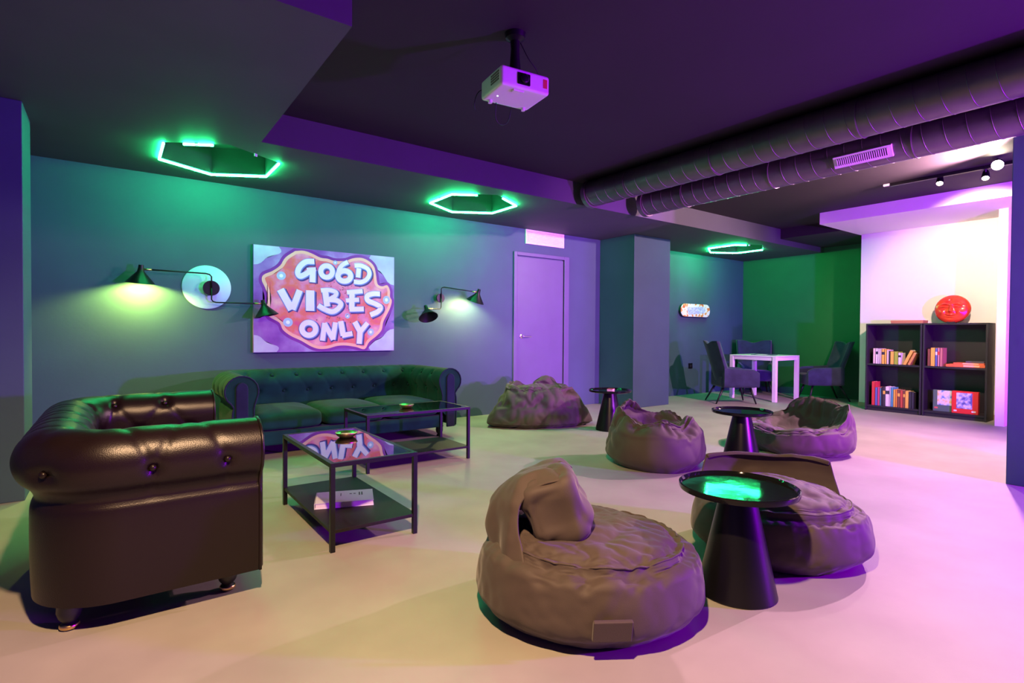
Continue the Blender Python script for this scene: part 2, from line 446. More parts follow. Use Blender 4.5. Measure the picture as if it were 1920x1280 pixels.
    # cushions
    cw = (2*xi-.0)/ncush
    for k in range(ncush):
        cx = -xi+cw*(k+.5); bm = bmesh.new()
        nx_,ny_ = 22,22; a0,b0 = cw/2-.004, (yb-yf-.01)/2; hz_ = .075
        top=[];
        def sq(u): return math.copysign(abs(sin(u*pi/2))**.42 if abs(u)<1 else 1,u)
        P=[]
        for i in range(25):
            th1=-pi/2+pi*i/24
            row=[]
            for j in range(48):
                ph=2*pi*j/48
                cc=abs(cos(th1))**.35; x=a0*cc*math.copysign(abs(cos(ph))**.28,cos(ph)); y=b0*cc*math.copysign(abs(sin(ph))**.28,sin(ph))
                z=hz_*math.copysign(abs(sin(th1))**.5,sin(th1))*(1+.0)
                z+= .016*(1-(x/a0)**2)*(1-(y/b0)**2)*(1 if z>0 else 0)
                z+= .004*noise.noise((x*9+k,y*9,z*3))
                row.append((cx+x,(yf+yb)/2+y-.004,seatz-.07+z))
            P.append(row)
        bm=bmesh.new(); grid(bm,[list(c) for c in zip(*P)],closeu=True); bmesh.ops.remove_doubles(bm,verts=bm.verts,dist=1e-5)
        link('seat_cushion', bm, M, t, smooth=True)
    # buttons
    bme = None
    for b in btn:
        i = int(np.argmin(abs(np.array(s)-b[0]))); j = int(np.argmin(abs(dd-b[1])))
        x,y,nx,ny = path[i]; o,z = pp[j]; ta = pp[min(j+1,NP-1)]-pp[max(j-1,0)]; ta/=np.linalg.norm(ta)
        no = np.array([-ta[1],ta[0]]); dep = -tuftd+.004
        p = Vector((x+nx*(o+no[0]*dep), y+ny*(o+no[0]*dep), z+no[1]*dep)); nn = Vector((nx*no[0],ny*no[0],no[1]))
        if bme is None:
            bm = L([(0,.008),(.006,.007),(.0105,.003),(.012,-.002),(.010,-.006)],14)
            ob = link('button', bm, buttonM or M, t, smooth=True); bme = ob.data
        else:
            ob = bpy.data.objects.new('button', bme); C.objects.link(ob); ob.parent = t
        ob.location = p; ob.rotation_euler = nn.to_track_quat('Z','Y').to_euler()
    for sx in (1,-1):
        for (yy) in (yf+.09, yb+.04):
            bm = L([(0,0),(.020,0),(.026,.006),(.026,.016),(.018,.024),(.030,.040),(.036,.06),(.034,zb-.015),(.04,zb+.004),(0,zb+.004)],24)
            f = link('foot', bm, footM, t, smooth=True, angle=40); f.location = (sx*(xi+.02), yy, 0)
            if footmat2:
                bm = L([(.0265,.005),(.0285,.008),(.0285,.015),(.0265,.018)],24); c = link('foot_ring', bm, footmat2, f, smooth=True)
    return t
# black leather sofa: faces +x.  length along y 2.16..3.46
chesterfield('leather_sofa','black leather tufted chesterfield sofa at the left front',1.32,.675,.668,(.105,2.86,0),pi/2,M_leather,2,.235,M_legs,M_brass,
             seatz=.38,zb=.10,r=.112,tuftd=.017)
chesterfield('velvet_sofa','dark green velvet chesterfield sofa under the painting',1.94,.86,.655,(1.69,4.96,0),0,M_velvet,3,.215,M_legs,None,
             seatz=.35,zb=.10,r=.118,tuftd=.016,frontM=M_velvetb)

# ---------------------------------------------------------------- coffee tables
def coffee_table(x0,x1,y0,y1,h,zs,label):
    t = thing('coffee_table',label,'coffee table',((x0+x1)/2,(y0+y1)/2,0),0,'nesting glass coffee tables')
    a,b = (x1-x0)/2,(y1-y0)/2; w=.011
    for sx in (-1,1):
        for sy in (-1,1):
            link('leg', B(sx*(a-w)-w,sx*(a-w)+w,sy*(b-w)-w,sy*(b-w)+w,0,h-.02), M_black, t, bevel=.0015)
    bm=bmesh.new()
    for sy in (-1,1): box(bm,-a,a,sy*(b-w)-w,sy*(b-w)+w,h-.02,h)
    for sx in (-1,1): box(bm,sx*(a-w)-w,sx*(a-w)+w,-b+2*w,b-2*w,h-.02,h)
    link('top_frame', bm, M_black, t, bevel=.0015)
    link('glass_top', B(-a+2*w,a-2*w,-b+2*w,b-2*w,h-.007,h-.001), M_glass, t)
    link('lower_shelf', B(-a+.004,a-.004,-b+.004,b-.004,zs-.016,zs), M_shelf, t, bevel=.0015)
    return t
coffee_table(.785,1.215,2.44,3.30,.405,.10,'black framed glass coffee table with a dark shelf, front one')
coffee_table(1.43,2.28,3.66,4.13,.41,.10,'black framed glass coffee table in front of the velvet sofa')
def bowl(loc, r, label):
    t = thing('ashtray', label, 'ashtray', loc, 0, 'round ashtrays on the tables')
    link('bowl', L([(0,.004),(r*.6,.0),(r*.85,.012),(r,.026),(r*.97,.028),(r*.78,.016),(r*.5,.008),(0,.008)],36), M_brass if r>.05 else M_ceram, t, smooth=True)
    link('ash_fill', L([(0,.020),(r*.5,.018),(r*.86,.014),(r*.8,.010),(0,.010)],30), M_ceram, t, smooth=True)
    return t
bowl((1.06,3.02,.405),.062,'brass ashtray bowl on the front glass coffee table')
bowl((1.84,3.89,.41),.058,'pale ashtray dish on the rear glass coffee table')
# big book on lower shelf
bk = thing('large_book','large white book lying on the shelf of the front coffee table','book',(.985,2.83,.10),radians(-20))
link('cover', B(-.145,.145,-.10,.10,.0,.003), M_plastic, bk, bevel=.001)
link('pages', B(-.140,.143,-.097,.097,.003,.026), M_paper, bk)
bm=bmesh.new(); box(bm,-.145,.145,-.10,.10,.026,.0295); box(bm,-.1465,-.143,-.10,.10,.0,.0295)
fc=None
for (x,y,w_,h_) in ((-.02,.03,.004,.05),(.03,.035,.012,.012),(.05,.035,.012,.012),(.075,.03,.006,.055),(.088,.03,.006,.055)): box(bm,x-w_/2,x+w_/2,y-h_/2,y+h_/2,.0295,.0298,mi=1)
link('front_cover', bm, [mat('cover_grey',(.55,.56,.52),.5), M_seam], bk)

# ---------------------------------------------------------------- side tables
def side_table(x,y,label,first=[None]):
    if first[0] is None:
        t = thing('side_table',label,'side table',(x,y,0),0,'round black cone side tables'); first[0]=t
        link('cone_base', L([(0,.0),(.143,0),(.146,.004),(.145,.010),(.062,.395),(.0,.395)],64), M_satin, t, smooth=True, angle=40)
        link('tray_top', L([(0,.393),(.205,.393),(.216,.397),(.219,.404),(.219,.416),(.214,.418),(.211,.412),(.207,.406),(0,.406)],72), M_tabtop, t, smooth=True, angle=35)
        return t
    t = copy_tree(first[0]); t.location=(x,y,0); t['label']=label; return t
side_table(1.95,1.17,'black cone side table nearest the camera, with a green glint on its tray')
side_table(3.89,2.31,'black cone side table in the middle between two beanbags')
side_table(4.15,3.93,'black cone side table by the column holding a small packet')
pk = thing('small_packet','small pale packet on the farthest side table','packet',(4.15,3.92,.406),radians(30))
link('packet_box', B(-.045,.045,-.03,.03,0,.018), mat('packet_card',(.6,.45,.35),.5), pk, bevel=.002)
link('packet_top', B(-.045,.045,-.03,.03,.018,.022), mat('packet_dark',(.25,.06,.05),.5), pk)

# ---------------------------------------------------------------- beanbags
def relax(X, nu, nv, it=90, ex=.05, pin=.02, bend=.5, seed=0, amp=.012, freq=7, floor=True, smooth=.0, mask=None):
    rng = np.random.RandomState(seed)
    N = nu*nv
    idx = np.arange(N).reshape(nu,nv)
    E=[]; Bd=[]
    a=idx; b=np.roll(idx,-1,0); E.append((a.ravel(),b.ravel()))
    E.append((idx[:,:-1].ravel(), idx[:,1:].ravel()))
    E.append((idx[:,:-1].ravel(), b[:,1:].ravel())); E.append((idx[:,1:].ravel(), b[:,:-1].ravel()))
    Bd.append((idx.ravel(), np.roll(idx,-2,0).ravel())); Bd.append((idx[:,:-2].ravel(), idx[:,2:].ravel()))
    def cat(Q): return np.concatenate([q[0] for q in Q]), np.concatenate([q[1] for q in Q])
    ei,ej = cat(E); bi,bj = cat(Bd)
    X0 = X.copy()
    ex_i = ex if mask is None else ex*(mask[ei]+mask[ej])/2
    ex_b = ex if mask is None else ex*(mask[bi]+mask[bj])/2
    Le = np.linalg.norm(X0[ei]-X0[ej],axis=1)*(1+ex_i); Lb = np.linalg.norm(X0[bi]-X0[bj],axis=1)*(1+ex_b*.55)
    # noise start
    G = X.reshape(nu,nv,3); du = np.roll(G,-1,0)-np.roll(G,1,0); dv = np.gradient(G,axis=1)
    nn = np.cross(du,dv); nn/= np.linalg.norm(nn,axis=2,keepdims=True)+1e-9; nn = nn.reshape(-1,3)
    off = Vector((seed*3.1,1.7,0))
    d = np.array([noise.fractal(Vector(p)*freq+off,1.,2.,3)*.45 + 1.5*abs(noise.noise(Vector(p)*freq*.9+off*2)) + .8*abs(noise.noise(Vector((p[0]*1.3,p[1]*.8,p[2]*1.1))*freq*2.1+off)) - .55 for p in X0])
    mk = 1 if mask is None else mask
    X = X0 + nn*(amp*d*mk)[:,None]
    XP = X.copy()
    def proj(i,j,Ln,w):
        dlt = X[j]-X[i]; l = np.linalg.norm(dlt,axis=1)+1e-9
        c = (w*.5*(l-Ln)/l)[:,None]*dlt
        acc = np.zeros_like(X); cnt = np.bincount(i,minlength=N)+np.bincount(j,minlength=N)
        for k in range(3):
            acc[:,k] = np.bincount(i,c[:,k],N)-np.bincount(j,c[:,k],N)
        return acc/np.maximum(cnt,1)[:,None]*2.0
    for k in range(it):
        X = X + proj(ei,ej,Le,1.)
        X = X + proj(bi,bj,Lb,bend)
        X = X + pin*(XP-X)
        if floor: X[:,2] = np.maximum(X[:,2], 0.0)
    return X
def bag_surface(R, rim, hb, seat, nu=144, nper=9, bulge=1.10, lean=None):
    """polar sack. R(th) radius, rim(th)->(rho factor, height), seat: (front z, centre z, back z)"""
    cols = []
    for k in range(nu):
        th = 2*pi*k/nu; r = R(th); rr, hr, inner = rim(th)
        sb = .5+.5*sin(th)            # 1 at the back
        zs = seat[0]*(1-sb)+seat[2]*sb
        pts = [(0,0),(r*.45,0),(r*.82,0.0),(r*.98,.035),(r*bulge,.30*hb),(r*(bulge*.5+rr*.5)*1.04,.45*hb+.3*hr),(r*rr*1.0,hr-.02),
               (r*(rr-.03),hr+.004),(r*(rr-.09),hr-.03*inner+.014*(1-inner)),(r*(rr*.80-.05*inner), hr*(1-.75*inner)+zs*.75*inner+ .034*(1-inner)),(r*.40,zs*.4+seat[1]*.6+.012),(0.0,seat[1]+.01)]
        cols.append(catmull([np.array(p) for p in pts], nper))
    nv = len(cols[0]); X = np.zeros((nu,nv,3))
    for k in range(nu):
        th = 2*pi*k/nu
        for j,p in enumerate(cols[k]):
            ro = max(p[0],.0015); X[k,j] = (ro*cos(th), ro*sin(th), max(p[1],0))
    if lean: 
        X = lean(X)
    return X
def beanbag(label, loc, rz, R, rim, hb, seat, seed, ex=.055, amp=.014, freq=6, it=90, lean=None, pin=.02, bulge=1.10, extras=None, seamj=7):
    t = thing('beanbag', label, 'beanbag', loc, rz, 'grey fabric beanbags')
    X = bag_surface(R, rim, hb, seat, lean=lean, bulge=bulge); nu,nv = X.shape[:2]
    jj = np.arange(nv)
    # slack fabric mostly on the seat and near the rim
    mask = np.ones((nu,nv)); mask[:,:18] = .35; mask[:,18:45] = .42
    Y = relax(X.reshape(-1,3).copy(), nu, nv, it=it, ex=ex, pin=pin, seed=seed, amp=amp, freq=freq, mask=mask.ravel()).reshape(nu,nv,3)
    c = Y[:,0].mean(0); Y[:,0]=c; c=Y[:,-1].mean(0); Y[:,-1]=c
    Y[:,:,2] -= Y[:,:,2].min()
    bm = bmesh.new(); grid(bm, [[tuple(p) for p in r] for r in Y], closeu=True); bmesh.ops.remove_doubles(bm, verts=bm.verts, dist=1e-5)
    o = link('sack', bm, M_canvas, t, smooth=True)
    md = o.modifiers.new('sub','SUBSURF'); md.levels=1; md.render_levels=1
    # seam piping that follows the rim
    js = 9*seamj
    pts = [tuple(p) for p in Y[:,js]]
    link('seam_piping', T(pts, .0035, 6, closed=True), M_canvas, t, smooth=True)
    if extras: extras(t, Y)
    return t
def gauss(th, c, w):
    d = (th-c+pi)%(2*pi)-pi; return math.exp(-(d/w)**2)
def blob(parent, name, size, M, pw=.55, seed=0, ex=.07, amp=.012, freq=9, shape=None, sub=1, it=70):
    nu,nv = 72,48; X=np.zeros((nu,nv,3))
    for i in range(nu):
        ph=2*pi*i/nu
        for j in range(nv):
            a=-pi/2+pi*j/(nv-1); cc=max(abs(cos(a))**pw,.004)
            X[i,j]=(size[0]*cc*math.copysign(abs(cos(ph))**pw,cos(ph)), size[1]*cc*math.copysign(abs(sin(ph))**pw,sin(ph)), size[2]*math.copysign(abs(sin(a))**(pw*1.1),sin(a)))
    if shape: X = shape(X)
    Y=relax(X.reshape(-1,3).copy(),nu,nv,it=it,ex=ex,pin=.03,seed=seed,amp=amp,freq=freq,floor=False).reshape(nu,nv,3)
    Y[:,0]=Y[:,0].mean(0); Y[:,-1]=Y[:,-1].mean(0)
    bm=bmesh.new(); grid(bm,[[tuple(p) for p in r] for r in Y],closeu=True); bmesh.ops.remove_doubles(bm,verts=bm.verts,dist=1e-5)
    o=link(name,bm,M_canvas,parent,smooth=True); o.matrix_local=M
    md=o.modifiers.new('sub','SUBSURF'); md.levels=1; md.render_levels=1
    return o

# flap of fabric: ctrl = list of (y, z, halfwidth) from the bottom up
def flap(parent, name, ctrl, curve, seed, ex=.05, amp=.010, freq=9, ns=56, thick=.008, shear=0):
    P = catmull([np.array(c) for c in ctrl], 9); nt_ = len(P)
    # closed strip: out and back so that it relaxes like a thin cushion
    X = np.zeros((ns, nt_, 3))
    for i in range(ns):
        u = i/(ns-1)*2-1
        for j,(y,z,w) in enumerate(P):
            X[i,j] = (u*w+shear*z, y-curve*(1-j/nt_*.75)*u*u, z-.02*(u**4)*(j/nt_))
    N = nt_*ns
    def n_(p): return .5*noise.fractal(Vector(p)*freq+Vector((seed,0,0)),1.,2.,3)+abs(noise.noise(Vector(p)*freq*.8+Vector((0,seed,0))))*1.6-.5
    dn = np.array([[n_(X[i,j]) for j in range(nt_)] for i in range(ns)])
    du = np.gradient(X,axis=0); dv = np.gradient(X,axis=1); nn = np.cross(du,dv); nn /= np.linalg.norm(nn,axis=2,keepdims=True)+1e-9
    X = X + nn*(amp*dn)[:,:,None]
    bm = bmesh.new(); grid(bm, [[tuple(p) for p in r] for r in X])
    o = link(name, bm, M_canvas, parent, smooth=True)
    md = o.modifiers.new('solid','SOLIDIFY'); md.thickness = thick; md.offset = 0
    md = o.modifiers.new('sub','SUBSURF'); md.levels=1; md.render_levels=1
    return o
# --- A : front beanbag
def A_extra(t, Y):
    flap(t,'back_panel',[(.25,.10,.33),(.335,.20,.29),(.355,.31,.20),(.335,.41,.155),(.265,.485,.15),(.17,.505,.145),(.11,.48,.12)],.17,5,amp=.034,freq=6)
    blob(t,'headrest', (.152,.110,.128), Matrix.Translation((-.01,.125,.375))@Matrix.Rotation(radians(-22),4,'X')@Matrix.Rotation(radians(5),4,'Z'), pw=.42, seed=4, ex=.07, amp=.030, freq=7)
beanA = beanbag('large grey beanbag with a folded headrest at the front centre',(1.405,1.435,0),radians(48),
    lambda th: .352+.020*cos(2*(th-pi/2)), lambda th: (.93-.05*gauss(th,pi/2,.75), .262+.02*gauss(th,pi/2,.8)-.012*gauss(th,-pi/2,.9), .25), .30, (.262,.305,.25), 3, extras=A_extra, ex=.06, amp=.013, freq=6.5)
# fabric pull tab on the side of A
tb = bmesh.new(); box(tb,-.06,.06,-.007,.007,-.035,.035); 
pt = link('pull_tab', tb, M_canvas, beanA, bevel=.003)
pt.matrix_local = rotz(radians(-48)) @ Matrix.Translation((-.205,-.318,.110)) @ rotz(radians(-33)) @ Matrix.Rotation(radians(14),4,'X')

# --- D : beanbag behind nearest side table, tall flap at the far side
def D_extra(t, Y):
    flap(t,'back_panel',[(.20,.14,.33),(.30,.22,.325),(.325,.30,.31),(.31,.365,.295),(.29,.385,.29),(.275,.375,.285)],.13,9,amp=.012,freq=6)
beanD = beanbag('grey beanbag with an upright back flap behind the nearest side table',(2.49,1.295,0),radians(-50),
    lambda th: .338+.01*cos(2*th), lambda th: (.88, .245+.02*gauss(th,pi/2,.9), .15), .30, (.262,.315,.27), 11, extras=D_extra, ex=.045, amp=.014, freq=6)
hl = link('handle_loop', T([(0,0,0),(.0,-.004,.02),(0,-.006,.075),(0.012,-.004,.09)],.004,6), M_seam, beanD, smooth=True)
hl.matrix_local = rotz(radians(50)) @ Matrix.Translation((-.355,.02,.13)) @ rotz(radians(-15))

# --- C : upright sack seen from behind
beanC = beanbag('grey beanbag with a high wrapped back, left of the middle side table',(3.36,2.70,0),radians(-5),
    lambda th: .325+.012*cos(3*th), lambda th: (.86+.06*gauss(th,pi*.9,.5), .335+.12*gauss(th,pi/2+.35,1.1)+.03*sin(5*th), .95*gauss(th,pi/2,1.8)+.1), .34, (.24,.17,.20), 21, ex=.09, amp=.050, freq=3.2, bulge=1.15)
# --- E : open sack with raised sides, right of the middle side table
beanE = beanbag('wide grey beanbag with raised sides, right of the middle side table',(4.80,2.37,0),radians(-108),
    lambda th: .41+.03*cos(2*th), lambda th: (.95+.07*gauss(th,.55,.35)-.04*gauss(th,2.2,.6), .175+.225*gauss(th,1.45,1.25)+.085*gauss(th,.65,.28)+.075*gauss(th,2.15,.42), .95*gauss(th,1.4,1.7)+.12), .30, (.19,.15,.17), 31, ex=.09, amp=.042, freq=3.4)
# --- B : slumped sack by the door
beanB = beanbag('slumped crumpled grey beanbag on the floor in front of the door',(3.75,4.62,0),radians(-25),
    lambda th: .43+.10*cos(2*th)+.06*gauss(th,pi+.25,.22)+.07*gauss(th,-.25,.22), lambda th: (.66, .40+.10*gauss(th,.9,.45)+.05*gauss(th,2.6,.4)-.03*gauss(th,1.8,.3), .30), .24, (.40,.40,.42), 41, ex=.12, amp=.050, freq=3.6, bulge=1.0)

# ---------------------------------------------------------------- painting
PX0,PX1,PZ0,PZ1 = 1.045,2.435,.80,1.80
def uv(cx,cy):
    # quad of the canvas in the study crop -> metres on the canvas
    q = np.array([(190,102),(1583,228),(1570,1152),(165,1178)],float)
    u,v_ = .5,.5
    for _ in range(12):
        p = q[0]*(1-u)*(1-v_)+q[1]*u*(1-v_)+q[2]*u*v_+q[3]*(1-u)*v_
        pu = (q[1]-q[0])*(1-v_)+(q[2]-q[3])*v_; pv = (q[3]-q[0])*(1-u)+(q[2]-q[1])*u
        du = np.linalg.solve(np.array([pu,pv]).T, np.array([cx,cy])-p); u+=du[0]; v_+=du[1]
    return (u*1.39, (1-v_)*1.0)
def paintmat(name, cols, scale, rough=.55):
    m = bpy.data.materials.new(name); m.use_nodes=True; nt=m.node_tree; b=nt.nodes['Principled BSDF']; b.inputs['Roughness'].default_value=rough
    tc=nt.nodes.new('ShaderNodeTexCoord'); n=nt.nodes.new('ShaderNodeTexNoise'); n.inputs['Scale'].default_value=scale; n.inputs['Detail'].default_value=5
    r=nt.nodes.new('ShaderNodeValToRGB'); cr=r.color_ramp
    for i,(p,c) in enumerate(cols):
        e = cr.elements[i] if i<2 else cr.elements.new(p)
        e.position=p; e.color=(*c,1)
    nt.links.new(tc.outputs['Object'],n.inputs['Vector']); nt.links.new(n.outputs['Fac'],r.inputs['Fac']); nt.links.new(r.outputs[0],b.inputs['Base Color'])
    return m
P_bg = paintmat('spray_purple',[(.3,(.13,.03,.26)),(.7,(.42,.38,.70)),(.45,(.22,.08,.42)),(.58,(.32,.16,.52))],3.0)
P_rim= paintmat('spray_violet',[(.3,(.16,.015,.26)),(.7,(.24,.03,.34))],5)
P_rim2= paintmat('spray_edge_orange',[(.3,(.95,.42,.30)),(.7,(.92,.52,.40))],4)
P_in = paintmat('spray_pink',[(.32,(.75,.07,.22)),(.68,(.88,.40,.42)),(.45,(.82,.16,.10)),(.56,(.78,.22,.40))],5.5)
P_let= paintmat('letter_lilac',[(.3,(.82,.74,.90)),(.7,(.90,.84,.92))],4)
P_shd= paintmat('letter_shadow',[(.3,(.02,.02,.06)),(.7,(.05,.05,.28))],6)
P_blue=paintmat('letter_blue',[(.3,(.08,.12,.55)),(.7,(.25,.40,.75))],6)
P_halo=paintmat('spot_halo',[(.3,(.35,.50,.75)),(.7,(.45,.55,.80))],8)
P_dot =paintmat('spot_core',[(.3,(.85,.93,1)),(.7,(.9,.95,1))],8)
P_cor =paintmat('corner_mist',[(.3,(.55,.58,.75)),(.7,(.38,.32,.62))],4)
P_spk =paintmat('dark_speckle',[(.3,(.35,.05,.12)),(.7,(.45,.10,.12))],4)
pm = [P_bg,P_rim,P_rim2,P_in,P_shd,P_blue,P_let,P_halo,P_dot,P_cor,P_spk]
bm = bmesh.new()
box(bm,0,1.39,0,.035,0,1.0)
def flat(poly, depth, mi):      # poly in canvas metres; depth in front of canvas
    vs=[bm.verts.new((x,-depth,z)) for x,z in poly]
    f=bm.faces.new(vs); f.material_index=mi; r=bmesh.ops.triangulate(bm,faces=[f]); 
    for q in r['faces']: q.material_index=mi
def stroke(pts, w, depth, mi, off=(0,0), closed=False):
    P=[Vector(uv(*p))+Vector(off) for p in pts]; n=len(P); w=w*1.10/5.332/187/2
    A=[];Bv=[]
    for i in range(n):
        a=P[i-1] if (i or closed) else None; c=P[(i+1)%n] if (i<n-1 or closed) else None
        d1=(P[i]-a).normalized() if a is not None else None; d2=(c-P[i]).normalized() if c is not None else None
        if d1 is None: d1=d2
        if d2 is None: d2=d1
        m=Vector((-d1.y-d2.y,d1.x+d2.x)); 
        m=m.normalized() if m.length>1e-3 else Vector((-d1.y,d1.x))
        k=w/max(.55,m.dot(Vector((-d1.y,d1.x))))
        A.append(P[i]-m*k); Bv.append(P[i]+m*k)
    va=[bm.verts.new((p.x,-depth,p.y)) for p in A]; vb=[bm.verts.new((p.x,-depth,p.y)) for p in Bv]
    for i in range(n if closed else n-1):
        j=(i+1)%n; f=bm.faces.new((va[i],va[j],vb[j],vb[i])); f.material_index=mi
blobp=[(560,165),(640,162),(720,190),(800,230),(870,240),(940,262),(1050,260),(1130,235),(1220,232),(1300,265),(1355,320),(1375,400),(1390,490),(1440,515),(1500,505),(1530,560),(1530,620),(1550,660),(1530,730),(1490,800),(1450,870),(1430,950),(1370,1010),(1290,1070),(1240,1140),(1150,1120),(1040,1105),(950,1110),(860,1135),(770,1140),(690,1115),(600,1060),(500,1010),(430,950),(400,880),(310,820),(280,750),(300,680),(300,600),(280,530),(255,460),(270,405),(350,365),(420,310),(470,230)]
BP=[np.array(uv(*p)) for p in blobp]
def scaled(k, c=(.69,.50), grow=0):
    out=[]; n=len(BP)
    for i in range(n):
        t_=BP[(i+1)%n]-BP[i-1]; t_/=np.linalg.norm(t_); nn=np.array([-t_[1],t_[0]])
        out.append(BP[i]+nn*grow)
    sm=catmull(out+[out[0]],4)[:-1]
    return [tuple((min(max(p[0],.004),1.386),min(max(p[1],.004),.996))) for p in sm]
def cornerpoly(cx,cz,r):
    return None
for (cx,cz,rx,rz_) in ((.0,1.,.22,.16),(1.39,1.,.26,.26),(1.39,0,.26,.2),(.0,.0,.2,.14)):
    sx=1 if cx==0 else -1; sz=1 if cz==0 else -1
    pl=[(cx+sx*.002,cz+sz*.002)]+[(cx+sx*(.002+rx*cos(a)*(1+.15*sin(5*a))),cz+sz*(.002+rz_*sin(a)*(1+.15*cos(4*a)))) for a in np.linspace(0,pi/2,12)]
    flat(pl,.0003,9)
flat(scaled(1,grow=.028),.0006,1)
flat(scaled(1,grow=.0),.0010,2)
flat(scaled(1,grow=-.030),.0014,3)
def ell(cx,cy,rx,ry,n=20): return [(cx+rx*cos(2*pi*k/n),cy+ry*sin(2*pi*k/n)) for k in range(n)]
for (cx,cy,r) in ((427,412,42),(478,875,45),(1488,650,40),(1308,970,36),(1062,810,26),(945,280,22)):
    flat([uv(*p) for p in ell(cx,cy,r,r)],.0018,7); flat([uv(*p) for p in ell(cx,cy,r*.42,r*.42)],.0021,8)
for k in range(70):
    a=random.uniform(0,2*pi); cx=random.gauss(1040,130); cy=random.gauss(540,45) if k<45 else random.gauss(820,40); r=random.uniform(3,8)
    flat([uv(*p) for p in ell(cx,cy,r,r,6)],.0018+.000005*k,10)
def cv(*p): return [tuple(q) for q in catmull([np.array(a) for a in p],5)]
letters=[
 (cv((738,268),(660,272),(602,318),(578,378),(600,415),(650,395),(705,355)),46,0),([(665,352),(752,346)],34,0),([(722,346),(716,476)],52,0),
 (ell(857,368,58,58,28),44,1),(ell(1035,412,66,52,28),48,1),(cv((972,400),(985,345),(1020,300),(1075,272)),38,0),
 ([(1188,335),(1178,428)],44,0),(cv((1142,308),(1215,310),(1285,345),(1300,400),(1262,452),(1200,474),(1132,468)),40,0),
 ([(416,548),(514,748)],60,0),([(594,555),(520,748)],52,0),([(692,556),(688,760)],72,0),
 ([(838,556),(856,716)],52,0),(cv((796,556),(880,552),(945,575),(935,612),(872,648)),38,0),(cv((868,648),(950,655),(995,690),(965,738),(905,768),(830,745),(765,705)),44,0),
 ([(1112,568),(1106,744)],50,0),([(1058,575),(1226,562)],40,0),([(1045,656),(1186,648)],38,0),([(1082,744),(1236,740)],44,0),
 (cv((1416,590),(1340,588),(1275,610),(1280,655),(1360,688),(1420,722),(1390,765),(1305,800)),46,0),
 (ell(672,940,66,64,28),46,1),
 ([(802,1058),(828,880)],44,0),([(824,884),(912,1046)],44,0),([(906,1046),(936,874)],44,0),
 ([(990,862),(1014,1008)],50,0),([(1000,1006),(1110,984)],44,0),
 ([(1136,868),(1192,968)],48,0),([(1274,878),(1192,968)],44,0),([(1192,950),(1180,1088)],50,0)]
for i,(p,w,c) in enumerate(letters):
    e=i*.00003
    stroke(p,w+22,.0024+e,4,(.012,-.012),c==1)
    stroke(p,w+14,.0032+e,5,(.002,-.003),c==1)
    stroke(p,w,.0040+e,6,(0,0),c==1)
pa = link('wall_painting', bm, pm); pa.location=(PX0,YB-.037,PZ0)
tag(pa,'colourful graffiti canvas reading GOOD VIBES ONLY above the velvet sofa','painting')

# ---------------------------------------------------------------- wall lamps
def shade(t, pos, aim, name='lamp_shade', lit=True):
    q = Vector(aim).to_track_quat('Z','Y').to_matrix().to_4x4()
    M = Matrix.Translation(pos)@q
    bm=bmesh.new(); lathe(bm,[(0,-.035),(.018,-.035),(.020,-.01),(.026,.02),(.105,.115),(.103,.1155),(.024,.026),(.0,.02)],36,M)
    s = link(name,bm,M_black,t,smooth=True,angle=50)
    if lit:
        bm=bmesh.new(); lathe(bm,[(0,.085),(.014,.08),(.018,.065),(.012,.045),(0,.04)],16,M); link('bulb',bm,M_bulb,s,smooth=True)
    return s
M_bulb = mat('warm_bulb',(1,1,1),.5,emit=(1,.78,.36),estr=30)
M_arm = M_black
def walllamp(label, x, z, up, dn, upaim, dnaim, R):
    t = thing('wall_lamp',label,'wall lamp',(x,YB,z),0,'black two-armed wall lamps')
    # up/dn: (dx,dy,dz) of shade joints relative to base
    bm=bmesh.new(); lathe(bm,[(0,.06),(R,.06),(R,.045),(R*.5,.03),(R*.5,0)],32,Matrix.Rotation(pi/2,4,'X')); link('wall_plate',bm,M_black,t,smooth=True,angle=40)
    for (v,aim,sg,lit) in ((up,upaim,1,True),(dn,dnaim,-1,False)):
        p0=(0,-.07,0); p1=(0,-.07,sg*.10); k=(v[0]*.09,-.07+(v[1]+.07)*.06,sg*.125)
        tb=bmesh.new(); tube(tb,[p0,p1,(v[0]*.03,-.07,sg*.118),k,(v[0]*.5,(v[1]-.07)/2,(sg*.125+v[2])/2),tuple(v)],.006,8)
        link('arm',tb,M_black,t,smooth=True)
        jb=bmesh.new(); 
        d=Vector((v[0]*.9,v[1],v[2])); tube(jb,[Vector(v)-Vector((v[0],0,0)).normalized()*.06,Vector(v)],.009,8); link('joint',jb,M_brass,t,smooth=True)
        shade(t,Vector(v)+Vector((v[0],0,0)).normalized()*.015,aim,lit=lit)
    return t
disc = bmesh.new(); lathe(disc,[(0,.012),(.188,.012),(.192,.009),(.192,0),(0,0)],64,Matrix.Rotation(pi/2,4,'X'))
dk = link('wall_disc',disc,M_disc,smooth=True,angle=40); dk.location=(.672,YB,1.385); tag(dk,'round pale blue disc on the wall behind the left lamp','wall disc')
walllamp('black two-armed wall lamp over the pale blue disc',.70,1.375,(-.50,-.11,.125),(.40,-.12,-.125),(-.05,.12,-1),(.22,-.10,-1),.066)
walllamp('black two-armed wall lamp between the painting and the door',2.99,1.385,(.36,-.26,.075),(-.24,-.20,-.13),(-.18,.35,-1),(-.05,-.55,-.85),.05)

